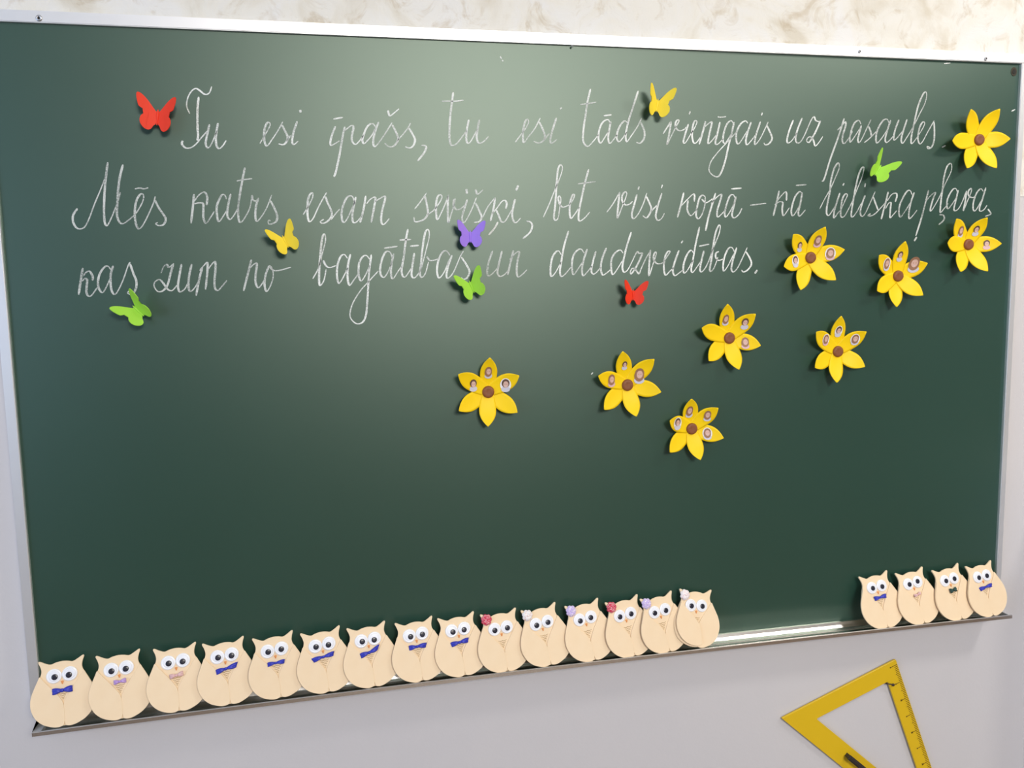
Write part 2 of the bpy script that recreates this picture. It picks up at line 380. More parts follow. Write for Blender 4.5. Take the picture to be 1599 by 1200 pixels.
# ---- handwriting, traced stroke by stroke: word, crop origin, crop scale, strokes
WORDS = [
('Tu', 270, 120, 7.614, [[(200,440),(165,350),(175,260),(215,180),(270,140),(320,165),(370,205),(410,208),(440,180),(462,115)],
  [(307,238),(296,350),(292,480),(295,620),(300,700),(290,760)],
  [(118,760),(108,800),(150,845),(210,845),(270,805),(340,725),(405,648)],
  [(435,565),(410,680),(390,790),(412,845),(450,815),(500,705),(525,640)], [(537,550),(515,680),(515,800),(545,855),(590,825),(634,758)]]),
('esi', 270, 120, 7.614, [[(1035,795),(1080,715),(1120,650),(1155,580),(1150,548),(1120,550),(1090,620),(1085,730),(1100,805),(1125,820),(1180,745),(1250,640),(1307,535)],
  [(1298,575),(1330,640),(1365,715),(1350,775),(1310,808),(1255,798)], [(1350,765),(1400,698)],
  [(1478,530),(1435,660),(1418,770),(1440,805),(1492,765)], [(1512,395),(1520,425)]]),
('ipass', 500, 150, 8.883, [[(182,322),(315,297)], [(212,420),(165,540),(140,640),(150,685),(200,665),(268,622)],
  [(342,425),(310,570),(265,830),(215,1060),(188,1122)], [(330,490),(390,440),(440,410),(462,440),(442,540),(440,620),(485,672),(540,630),(600,545)],
  [(770,435),(740,392),(700,388),(650,430),(610,520),(585,610),(605,662),(650,625),(720,540),(765,450)],
  [(812,362),(765,480),(735,620),(750,702),(800,665),(890,540),(997,370)], [(998,400),(1040,480),(1080,580),(1060,650),(1010,700),(950,702),(893,655)],
  [(1065,625),(1150,530),(1220,440),(1253,375)], [(1225,440),(1280,530),(1315,610),(1290,690),(1240,722),(1178,705)],
  [(938,200),(965,275),(1020,240),(1093,178)], [(1405,685),(1455,690),(1470,720),(1440,790),(1350,905)]]),
('tu', 680, 130, 7.614, [[(211,108),(195,230),(175,400),(165,600),(175,710),(205,742),(260,710),(330,620),(372,565)], [(75,215),(140,213),(230,215),(335,202)],
  [(397,435),(375,540),(365,660),(385,715),(420,690),(470,600),(498,545)], [(522,435),(500,550),(490,650),(515,712),(570,695),(632,632)]]),
('esi', 680, 130, 7.614, [[(948,703),(1010,620),(1070,540),(1105,470),(1095,430),(1065,460),(1042,560),(1040,670),(1055,705),(1110,630),(1180,540),(1245,415)],
  [(1232,460),(1275,550),(1300,630),(1285,680),(1230,712),(1165,692)], [(1285,682),(1353,598)], [(1437,412),(1390,560),(1365,670),(1380,715),(1445,668)], [(1478,305),(1503,292)]]),
('tads', 890, 130, 9.994, [[(320,90),(275,280),(245,480),(210,720),(205,900),(265,985),(330,945),(445,805)], [(160,333),(270,320),(410,296)], [(525,510),(648,494)],
  [(632,640),(600,575),(550,580),(490,640),(450,760),(445,880),(480,935),(540,850),(605,745)], [(634,600),(610,740),(595,860),(620,940),(680,880),(735,805)],
  [(890,612),(850,590),(790,650),(740,760),(730,860),(765,915),(820,860),(885,765)], [(1064,120),(990,350),(910,600),(870,800),(885,915),(950,830),(1050,680),(1118,545)],
  [(1103,610),(1150,720),(1165,810),(1140,890),(1090,938),(1035,924)]]),
('vienigais', 1020, 160, 7.995, [[(122,393),(222,236)], [(222,240),(197,400),(172,525),(220,430),(280,310),(322,230),(295,225),(275,270),(290,330),(330,355),(385,338),(415,305)],
  [(438,270),(400,390),(375,490),(400,505),(460,410),(520,310),(545,240),(515,235),(490,310),(485,430),(505,505),(540,500),(595,425)], [(448,150),(462,112)],
  [(652,235),(620,360),(572,525)], [(635,312),(690,265),(730,245),(715,330),(690,440),(685,515),(730,480),(795,395)], [(833,245),(800,390),(775,500),(800,525),(875,455)], [(803,180),(840,186),(910,178)],
  [(1000,262),(970,230),(920,270),(880,380),(870,480),(895,510),(940,450),(988,365)], [(1008,246),(975,400),(935,560),(900,720),(850,870),(800,930),(730,900),(695,840),(720,740),(800,630),(900,520),(1000,410),(1045,365)],
  [(1180,262),(1150,232),(1090,270),(1040,370),(1035,470),(1060,520),(1110,460),(1175,352)], [(1222,246),(1175,380),(1155,480),(1170,530),(1220,480),(1285,395)],
  [(1338,240),(1290,380),(1265,490),(1275,525),(1330,460),(1390,340),(1433,245)], [(1415,285),(1460,380),(1482,450),(1450,510),(1400,532),(1380,505)], [(1348,165),(1362,128)]]),
('uz', 1210, 130, 7.5, [[(214,432),(165,560),(140,670),(155,700),(200,670),(258,580)], [(318,408),(265,540),(240,650),(260,700),(300,685),(350,600),(420,440),(457,393),(475,435),(510,450),(532,440)],
  [(532,440),(480,560),(430,650),(395,695),(370,675),(385,640),(420,630),(450,670),(470,735),(510,700),(560,625)]]),
('pasaules', 1300, 130, 8.416, [[(152,462),(105,610),(55,760),(-35,1010),(-110,1255),(-143,1292)], [(62,618),(120,560),(167,508),(170,560),(140,660),(125,750),(150,795),(200,740),(262,635)],
  [(372,540),(345,490),(290,520),(250,610),(225,720),(235,775),(290,700),(365,585)], [(377,555),(350,660),(330,750),(350,780),(390,720),(450,590),(504,480)], [(472,568),(500,640),(508,690)], [(415,782),(480,730),(570,640),(595,612)],
  [(745,540),(715,475),(660,495),(600,590),(570,700),(580,785),(640,730),(725,602)], [(763,485),(715,630),(690,740),(710,780),(760,740),(802,688)], [(872,480),(825,600),(800,720),(820,745),(880,680),(925,625)],
  [(978,475),(930,620),(900,740),(920,790),(970,720),(1060,570),(1140,410),(1210,270),(1235,160),(1220,115),(1180,160),(1120,310),(1070,530),(1035,700),(1035,795),(1090,740),(1150,650),(1195,570),(1210,520),(1180,515),(1140,590),(1120,720),(1140,795),(1180,770),(1250,640),(1334,493)],
  [(1332,510),(1337,640),(1330,760),(1300,840),(1255,862),(1240,832),(1282,848)], [(1435,844),(1486,820)]]),
('Mes', 100, 240, 8.883, [[(187,762),(130,850),(125,940),(165,1020),(220,1045),(290,1015),(350,900),(420,710),(500,520),(570,340),(600,250)], [(607,120),(580,340),(562,560),(555,800),(565,950),(590,1000),(620,970),(680,840),(750,660),(782,535)],
  [(818,152),(775,330),(750,520),(740,700),(735,850),(770,950),(820,972),(900,920),(980,850),(1050,750),(1100,640),(1100,570),(1060,565),(1010,640),(985,760),(985,900),(1010,1010),(1040,1045),(1090,1000),(1160,870),(1240,690),(1267,592)],
  [(1258,640),(1320,760),(1390,860),(1412,920),(1380,985),(1320,1000),(1272,975),(1302,955)], [(982,491),(1050,478),(1110,490),(1168,474)]]),
('katrs', 280, 250, 8.883, [[(205,472),(190,640),(163,880)], [(210,570),(270,490),(345,445),(385,500),(387,560),(380,628)], [(210,610),(270,595),(330,605),(335,680),(335,800),(370,880),(420,820),(487,712)],
  [(655,545),(630,485),(590,488),(550,560),(520,650),(525,780),(550,855),(610,780),(668,685)], [(714,470),(680,620),(665,760),(700,825),(750,780),(822,655)],
  [(911,105),(875,280),(840,480),(815,680),(825,830),(855,865),(910,800),(980,660),(1010,485)], [(797,292),(880,275),(1010,259)], [(1010,490),(1015,545),(1060,570),(1103,525)],
  [(1097,530),(1065,640),(1055,780),(1075,850),(1130,800),(1210,670),(1283,485)], [(1263,565),(1310,650),(1357,770),(1345,850),(1290,885),(1240,887),(1238,840),(1268,845)]]),
('esam', 460, 280, 8.883, [[(118,494),(165,420),(215,330),(250,250),(250,190),(215,210),(185,290),(178,420),(185,540),(210,590),(260,540),(330,390),(400,260),(447,182)], [(428,240),(460,330),(510,440),(510,520),(450,590),(385,612),(358,590),(405,556)],
  [(508,562),(560,490),(628,412)], [(838,335),(800,240),(740,243),(690,320),(655,440),(655,540),(680,600),(730,550),(790,420),(832,325)], [(850,245),(820,380),(800,510),(815,600),(870,585),(945,492)],
  [(987,230),(965,370),(935,510),(908,602)], [(998,342),(1050,280),(1110,250),(1120,290),(1095,430),(1063,600)], [(1112,312),(1180,270),(1250,235),(1252,290),(1215,430),(1200,570),(1225,630),(1270,600),(1313,546)]]),
('seviski', 630, 280, 7.268, [[(127,338),(190,260),(263,155)], [(243,190),(265,290),(277,390),(240,450),(190,475),(130,482),(118,430)],
  [(270,405),(340,355),(400,280),(435,210),(425,178),(390,195),(370,280),(370,390),(385,460),(420,400),(470,290),(512,178)], [(507,188),(502,330),(510,492),(540,400),(575,290),(586,215)], [(573,225),(570,300),(600,345),(650,335),(695,295)],
  [(724,230),(690,340),(665,430),(680,495),(720,450),(780,330),(828,208)], [(818,270),(860,360),(887,430),(860,480),(800,492)], [(713,112),(722,165)], [(818,116),(840,170),(903,120)],
  [(893,444),(960,310),(1042,207)], [(1040,212),(1020,340),(987,475)], [(1010,390),(1060,330),(1110,260),(1150,240),(1172,280),(1160,335)], [(1052,350),(1080,410),(1110,480),(1150,480),(1200,400),(1228,350)], [(1073,485),(1030,560),(967,633)],
  [(1267,225),(1240,340),(1235,430),(1260,490),(1290,485),(1328,442)], [(1302,70),(1278,128)], [(1395,475),(1445,490),(1460,540),(1430,610),(1355,674)]]),
('bet', 840, 240, 7.614, [[(62,758),(130,610),(210,410),(270,260),(290,170),(270,135),(240,180),(222,330),(215,480),(200,650),(190,760),(210,795),(240,760),(258,650),(272,550),(258,505),(240,530),(255,595),(290,637),(340,625),(380,600),(420,540),(435,490),(410,495),(385,570),(375,680),(390,770),(430,730),(495,635)],
  [(603,185),(560,340),(520,520),(485,700),(490,800),(550,770),(616,696)], [(475,360),(560,350),(688,333)]]),
('visi', 840, 240, 7.614, [[(817,698),(890,600),(973,455)], [(970,460),(955,600),(945,768),(985,670),(1030,560),(1055,480),(1040,455),(1005,490),(1000,560),(1040,610),(1090,600),(1124,567)],
  [(1177,485),(1140,620),(1115,720),(1135,775),(1190,720),(1250,600),(1293,470)], [(1288,510),(1330,600),(1347,660),(1320,730),(1285,765),(1245,738)], [(1340,690),(1425,605)], [(1473,470),(1425,620),(1400,740),(1425,795),(1470,770),(1503,710)], [(1190,430),(1203,392)], [(1466,412),(1480,370)]]),
('kopa', 1040, 270, 6.952, [[(192,215),(160,350),(123,485)], [(165,360),(230,290),(302,230),(306,312)], [(238,300),(230,400),(265,465),(310,430),(342,385)],
  [(425,262),(395,243),(360,280),(335,380),(325,460),(350,500),(390,450),(420,350),(425,262)], [(385,285),(430,325),(480,300),(503,282)], [(537,220),(495,360),(460,480),(428,630)], [(488,335),(550,265),(602,235),(585,310),(555,410),(560,480),(610,440),(655,383)],
  [(755,295),(730,240),(690,255),(655,350),(635,440),(650,480),(700,410),(752,300)], [(757,260),(730,380),(715,460),(740,490),(790,450),(823,385)], [(705,176),(820,167)]]),
('dash', 1040, 270, 6.952, [[(910,353),(1000,342),(1087,331)]]),
('ka', 1040, 270, 6.952, [[(1227,195),(1195,340),(1163,468)], [(1195,320),(1250,250),(1302,208),(1306,303)], [(1178,347),(1230,315),(1265,325),(1260,400),(1275,465),(1338,380)],
  [(1480,232),(1450,205),(1400,260),(1365,370),(1360,440),(1380,465),(1430,390),(1472,298)], [(1478,215),(1455,340),(1435,430),(1450,470),(1513,402)], [(1406,138),(1524,129)]]),
('lieliska', 1270, 240, 9.994, [[(97,865),(180,700),(260,560),(340,380),(400,230),(395,150),(360,170),(310,270),(270,440),(255,600),(215,800),(205,930),(240,965),(290,900),(345,812)],
  [(412,615),(365,760),(325,900),(320,1005),(380,930),(430,870),(490,740),(530,650),(500,630),(455,700),(430,840),(430,980),(480,980),(540,880),(610,740),(680,560),(760,360),(788,220),(750,230),(700,350),(650,570),(610,800),(590,950),(610,990),(670,920),(745,782)],
  [(807,650),(760,780),(730,920),(760,980),(810,930),(880,780),(963,593)], [(932,675),(970,780),(1008,880)], [(890,938),(855,968),(900,972),(960,940),(1040,860),(1128,762)], [(1167,595),(1130,750),(1095,880),(1058,1025)], [(1150,740),(1220,640),(1290,620),(1302,670),(1275,755)],
  [(1125,858),(1170,780),(1210,770),(1200,870),(1195,1000),(1240,960),(1300,890)], [(1540,645),(1510,580),(1460,590),(1390,700),(1340,830),(1335,940),(1360,990),(1430,900),(1515,762)], [(1574,605),(1520,760),(1490,920),(1495,1015),(1550,970),(1618,880)],
  [(458,500),(480,462)], [(800,525),(812,465)]]),
('plava', 1410, 240, 8.0, [[(318,455),(290,570),(230,800),(158,1030)], [(288,592),(340,530),(402,485),(370,580),(340,690),(350,715),(400,640),(460,530),(530,370),(600,220),(605,140),(585,125),(545,170),(510,300),(490,460),(470,620),(465,735),(510,690),(565,622)],
  [(680,492),(660,440),(620,450),(570,530),(545,620),(560,690),(620,620),(672,535)], [(688,455),(655,600),(635,680),(645,715),(690,690),(740,600),(788,470)], [(792,465),(775,600),(753,715),(800,600),(850,480),(850,435),(815,470),(820,530),(870,550),(905,528)],
  [(1000,472),(970,440),(920,490),(880,600),(875,690),(900,715),(950,640),(1002,535)], [(1034,425),(990,570),(955,680),(965,720),(1010,700),(1048,645)], [(452,764),(500,770),(515,810),(490,850),(445,888)], [(1058,692),(1095,745),(1080,765),(1025,784)], [(172,1042),(138,1092)]]),
('kas', 110, 390, 10.66, [[(207,305),(180,470),(138,750)], [(215,440),(260,380),(315,360),(355,410),(375,470),(363,515)], [(195,525),(245,480),(280,510),(270,620),(270,720),(305,775),(360,755),(445,635)],
  [(680,345),(640,290),(600,273),(540,320),(480,430),(460,560),(480,660),(535,715),(590,640),(665,475)], [(713,270),(675,400),(670,560),(690,690),(735,745),(790,690),(880,500),(960,270),(997,208)], [(993,235),(1050,400),(1097,520),(1095,630),(1060,710),(1000,745),(955,722),(972,690)]]),
('zum', 230, 390, 6.6625, [[(143,244),(170,180),(205,155),(225,185),(278,143)], [(272,150),(245,240),(210,370),(160,430),(110,435),(75,390),(75,345),(120,312),(160,340),(210,410),(260,425),(315,365)],
  [(357,150),(335,270),(320,380),(340,440),(390,410),(425,345)], [(463,150),(435,280),(430,390),(450,435),(500,390),(545,305)], [(573,190),(545,290),(508,480)], [(545,218),(590,165),(625,135),(625,240),(606,415)], [(628,212),(670,155),(705,125),(710,200),(700,320),(705,400),(735,425),(780,380),(829,320)]]),
('no', 230, 390, 6.6625, [[(1083,104),(1050,240),(1002,430)], [(1050,215),(1100,160),(1140,145),(1130,240),(1125,330),(1150,395),(1185,370),(1235,283)], [(1270,165),(1235,250),(1220,360),(1240,435),(1280,380),(1310,280),(1300,200),(1270,162)], [(1270,168),(1310,215),(1380,215),(1495,183)]]),
('bagatibas', 470, 340, 6.665, [[(122,638),(180,530),(220,380),(255,240),(245,170),(220,220),(200,400),(190,560),(190,680),(205,705),(240,650),(262,535)], [(232,445),(260,500),(300,520),(365,500)],
  [(485,425),(450,385),(410,410),(380,500),(375,610),(395,685),(440,620),(488,522)], [(515,380),(490,490),(485,620),(505,705),(550,650),(598,585)], [(715,435),(680,395),(640,410),(605,480),(600,590),(625,660),(670,600),(717,495)],
  [(732,385),(712,540),(700,700),(690,880),(675,1020),(640,1090),(580,1105),(525,1060),(510,1000),(540,890),(620,760),(700,670),(805,555)]]),
('bagatibas', 580, 340, 6.15, [[(202,395),(180,335),(140,328),(105,390),(85,480),(90,550),(125,572),(170,500),(206,405)], [(213,345),(190,470),(190,560),(210,585),(260,510),(293,465)], [(122,294),(250,276)],
  [(350,110),(330,220),(310,380),(290,500),(300,560),(330,565),(385,482)], [(270,215),(380,210)], [(412,340),(395,450),(385,550),(410,580),(450,540),(480,480),(520,330),(555,180),(545,115),(515,150),(490,300),(475,450),(465,540),(485,575),(520,530),(548,425)], [(370,275),(455,267)],
  [(532,375),(560,410),(600,410),(645,395)], [(755,365),(720,320),(680,335),(640,420),(630,520),(650,580),(700,520),(748,402)], [(774,360),(735,470),(720,560),(740,580),(790,520),(850,380),(884,320)], [(863,380),(910,450),(942,520),(920,575),(885,592),(862,575)]]),
('un', 580, 340, 6.15, [[(1163,320),(1125,430),(1110,530),(1130,560),(1180,520),(1224,465)], [(1253,320),(1225,440),(1210,530),(1235,565),(1280,545),(1314,505)], [(1363,315),(1335,430),(1308,550)], [(1328,402),(1380,345),(1420,330),(1400,430),(1395,530),(1410,570),(1450,545),(1494,500)]]),
('daudzveidibas', 840, 340, 8.883, [[(322,515),(290,465),(250,475),(200,550),(175,680),(175,790),(195,815),(250,750),(322,615)], [(423,185),(360,400),(325,600),(305,740),(320,815),(370,790),(470,674)], [(642,495),(600,440),(550,450),(490,530),(470,660),(490,790),(550,720),(634,592)],
  [(683,435),(635,580),(610,720),(625,805),(670,770),(750,672)], [(803,465),(760,620),(740,740),(770,785),(820,750),(875,682)], [(948,420),(890,570),(870,700),(895,795),(950,770),(1015,714)], [(1182,495),(1140,450),(1070,490),(1020,580),(1015,700),(1035,790),(1090,730),(1175,592)],
  [(1293,200),(1230,400),(1190,570),(1170,690),(1190,755),(1240,730),(1300,620),(1370,478),(1400,495),(1453,490)], [(1452,490),(1400,610),(1340,720),(1290,780),(1280,750),(1310,705),(1350,720),(1400,780),(1430,710),(1500,560),(1568,450)]]),
('daudzveidibas', 980, 340, 6.952, [[(247,350),(235,490),(232,632),(270,520),(310,400),(305,375),(285,400),(285,460),(320,500),(380,490),(430,420),(460,370),(435,370),(405,430),(392,540),(410,625),(460,580),(505,540)], [(557,355),(515,470),(490,570),(510,630),(560,600),(605,565)], [(580,278),(600,250)],
  [(712,380),(685,355),(640,410),(605,520),(610,600),(650,570),(713,455)], [(780,100),(735,300),(710,450),(690,560),(705,595),(750,540),(793,475)], [(827,360),(800,470),(785,560),(800,590),(840,550),(880,470),(930,330),(990,180),(1005,95),(985,90),(950,180),(925,330),(905,480),(890,560),(905,585),(940,540),(980,430)], [(775,311),(884,289)],
  [(990,368),(960,385),(955,430),(985,465),(1045,447)], [(1160,375),(1130,325),(1090,340),(1050,430),(1035,530),(1045,580),(1090,520),(1153,392)], [(1183,325),(1145,450),(1125,550),(1145,590),(1190,550),(1250,430),(1298,325)], [(1283,368),(1330,450),(1342,510),(1300,570),(1255,590),(1236,568)], [(1408,570),(1378,608)]]),
]
SAY = {'ipass': 'īpašs,', 'tads': 'tāds', 'vienigais': 'vienīgais', 'pasaules': 'pasaules.', 'Mes': 'Mēs', 'seviski': 'sevišķi,', 'kopa': 'kopā', 'ka': 'kā',
       'plava': 'pļava,', 'bagatibas': 'bagātības', 'daudzveidibas': 'daudzveidības.'}
merged = []
for name, ox, oy, sc, strokes in WORDS:
    out = []
    for st in strokes:
        pts = []
        for q in catmull([(a, b, 0) for a, b in st], 6):
            w = at(ox + q.x / sc, oy + q.y / sc, 0.0); pts.append(Vector((w.x, w.z)))
        out.append(pts)
    if merged and merged[-1][0] == name: merged[-1][1].extend(out)
    else: merged.append([name, out])
for name, strokes in merged:
    V, F = ribbon(strokes, -0.0005, 0.0021, 0.0038)
    nm = 'chalk_dash' if name == 'dash' else 'chalk_word'
    faint = name in ('zum', 'kas', 'no', 'Mes', 'katrs', 'lieliska', 'plava', 'ka', 'un', 'pasaules')
    o = link(nm, mesh_from(nm, V, F, M['chalk_faint' if faint else 'chalk']), board)
    o['label'] = 'white chalk dash between two words' if name == 'dash' else 'cursive white chalk word "%s"' % SAY.get(name, name)
specks = []
for a, b in (((781, 88), (783, 92)), ((784, 94), (786, 96)), ((1579, 174), (1585, 171)), ((923, 585), (926, 582)), ((1474, 99.5), (1484, 98.5))):
    p, q = at(*a), at(*b); specks.append([Vector((p.x, p.z)), Vector(((p.x + q.x) / 2, (p.z + q.z) / 2)), Vector((q.x, q.z))])
V, F = ribbon(specks, -0.0004, 0.002, 0.002)
o = link('chalk_specks', mesh_from('chalk_specks', V, F, M['chalk']), board); o['kind'] = 'stuff'

# ------------------------------------------------------------------ wooden owls on the tray
HALF = [(0, 0.0), (.012, .0008), (.022, .0035), (.034, .0095), (.0448, .0205), (.0508, .036), (.0518, .050), (.0492, .062), (.0438, .0745), (.0382, .0855),
        (.0342, .0935), (.0330, .1005), (.0345, .108), (.0372, .1150), (.0365, .1175), (.0338, .1172), (.0265, .1130), (.018, .1095), (.010, .1115), (0, .1127)]
def owl_body_outline():
    pts = []
    for x, z in HALF: 
        k = 0.965 if z < .08 else 1.0
        pts.append((x * k, z + (0.0012 if z < .02 else 0), 0))
    full = pts + [(-x, z, 0) for x, z, _ in reversed(pts[1:-1])]
    return [(p.x, p.y) for p in catmull(full, 4, closed=True)]
WING = [(-.0345, .0905), (-.029, .0825), (-.0195, .0705), (-.0095, .0575), (-.0012, .0440), (.0012, .032), (.0016, .018), (.0002, .0045), (-.004, .0012),
        (-.012, .0006), (-.022, .0032), (-.034, .0092), (-.0450, .0205), (-.0515, .036), (-.0523, .050), (-.0497, .062), (-.0443, .0745), (-.0392, .0850), (-.0368, .0900)]
wing_o = [(p.x, p.y) for p in catmull([(a, b, 0) for a, b in WING], 4, closed=True)]
body_me = plate_mesh('body', owl_body_outline(), 0.0, -0.003, M['wood'])
wl_me = plate_mesh('wing', wing_o, -0.0031, -0.0057, M['wood'], 0.0004)
wr_me = plate_mesh('wing', [(-x, z) for x, z in reversed(wing_o)], -0.0031, -0.0053, M['wood'], 0.0004)
eye_me = lathe_mesh('eye', [(.0122, 0), (.0122, .0012), (.0116, .0022), (.0100, .0026), (.0088, .0022)], M['eye'], 28)
iris_me = lathe_mesh('eye_backing', [(.0088, 0), (.0088, .0003), (.0075, .0004)], M['iris'], 24)
pup_me = lathe_mesh('pupil', [(.0050, 0), (.0050, .0005), (.0044, .0009), (.002, .0010)], M['pupil'], 18)
def gem(name, pts, h, material):
    V = [(x, 0, z) for x, z in pts] + [(x, -h * .6, z) for x, z in pts]; n = len(pts)
    c = (sum(p[0] for p in pts) / n, -h, sum(p[1] for p in pts) / n); V.append(c)
    F = [(i, (i + 1) % n, n + (i + 1) % n, n + i) for i in range(n)] + [(n + i, n + (i + 1) % n, 2 * n) for i in range(n)]
    return mesh_from(name, V, F, material)
beak_me = gem('beak', [(-.0026, .0018), (0, .0028), (.0026, .0018), (.0006, -.0036), (-.0006, -.0036)], .0018, M['beak'])
def etch_mesh():
    st = []
    def L(*p): st.append([Vector(q) for q in p])
    L((-.0085, .0605), (-.004, .0590), (0, .0600), (.004, .0590), (.0085, .0605))
    L((-.0070, .0570), (-.003, .0556), (0, .0566), (.003, .0556), (.0070, .0570))
    L((-.0050, .0535), (-.002, .0524), (.0005, .0533), (.0045, .0530))
    L((-.0030, .0502), (0, .0494), (.0030, .0502)); L((-.0015, .0475), (0, .0468), (.0015, .0475))
    V, F = ribbon(st, -0.00325, .0008, .0008)
    return mesh_from('feather_lines', V, F, M['etch'])
etch_me = etch_mesh()
def lobe(sign, w, h, tail=0.0, droop=0.0):
    """one puffed ribbon loop of a bow in the x-z plane"""
    V, F = [], []; nu, nv = 6, 6
    for i in range(nu + 1):
        t = i / nu; hh = h * (0.28 + 0.72 * math.sin(min(1, t * 1.25) * math.pi / 2)) * (1 - 0.10 * max(0, t - .8) / .2)
        for j in range(nv + 1):
            s = -1 + 2 * j / nv
            x = sign * (w * t + tail * t * t * (0.5 + 0.5 * s))
            z = hh * s * 0.5 + droop * t * t
            y = -0.0012 - 0.0042 * math.sin(math.pi * min(1, t * .95 + .05)) * (1 - s * s * .8) + 0.0011 * math.sin(6 * s + 3 * t)
            V.append((x, y, z))
    for i in range(nu):
        for j in range(nv):
            a = i * (nv + 1) + j; F.append((a, a + 1, a + nv + 2, a + nv + 1))
    n = len(V)
    V += [(x, min(y + 0.0012, -0.0002), z) for x, y, z in V]
    F += [tuple(n + k for k in reversed(f)) for f in F]
    for i in range(nu):
        a = i * (nv + 1); b = a + nv + 1; F.append((a, b, n + b, n + a))
        a += nv; b += nv; F.append((b, a, n + a, n + b))
    for j in range(nv):
        a = nu * (nv + 1) + j; F.append((a, a + 1, n + a + 1, n + a))
    return V, F
def make_bow(parent, kind, cx_, cz_, rot, w, h, ltail, rtail, ld, rd):
    k = link('bow_tie', None, parent); k.location = (cx_, -0.0056, cz_); k.rotation_euler = (0, -math.radians(rot), 0); k.empty_display_size = .01
    # the two loops are one mesh, the knot its own piece
    V, F = lobe(-1, w / 2, h, ltail, ld); V2, F2 = lobe(1, w / 2, h, rtail, rd); n = len(V)
    me = mesh_from('bow_tie', V + V2, F + [tuple(i + n for i in f) for f in F2], M[kind], True)
    o = link('bow_tie', me, parent); o.location = k.location; o.rotation_euler = k.rotation_euler
    bpy.data.objects.remove(k)
    bm = bmesh.new(); bmesh.ops.create_uvsphere(bm, u_segments=10, v_segments=7, radius=1)
    for v in bm.verts: v.co = Vector((v.co.x * w * .10, -0.003 + v.co.y * .0026, v.co.z * h * .30))
    link('knot', bm_mesh('knot', bm, M[kind], True), o)
    return o
def make_rosette(parent, kind, cx_, cz_):
    V, F = [], []; R = .0112; N = 7
    for k in range(N):
        a0 = 2 * math.pi * k / N
        base = len(V); nu, nv = 4, 4
        for i in range(nu + 1):
            t = i / nu
            for j in range(nv + 1):
                s = -1 + 2 * j / nv
                r = R * t; wd = R * .52 * math.sin(math.pi * (t * .78 + .12))
                x = r * math.cos(a0) - s * wd * math.sin(a0); z = r * math.sin(a0) + s * wd * math.cos(a0)
                y = -0.0010 - 0.0055 * math.sin(math.pi * min(1, t * .9 + .1)) * (1 - .6 * s * s) - (k % 2) * .0008
                V.append((x, y, z))
        for i in range(nu):
            for j in range(nv):
                a = base + i * (nv + 1) + j; F.append((a, a + 1, a + nv + 2, a + nv + 1))
    n = len(V)
    V += [(x, min(0, y + .0012), z) for x, y, z in V]; F += [tuple(n + i for i in reversed(f)) for f in F]
    o = link('hair_bow', mesh_from('hair_bow', V, F, M[kind], True), parent); o.location = (cx_, -0.0035, cz_)
    bm = bmesh.new(); bmesh.ops.create_uvsphere(bm, u_segments=10, v_segments=7, radius=1)
    for v in bm.verts: v.co = Vector((v.co.x * .0034, -0.0045 + v.co.y * .003, v.co.z * .0034))
    link('bow_centre', bm_mesh('bow_centre', bm, M[kind], True), o)
    return o
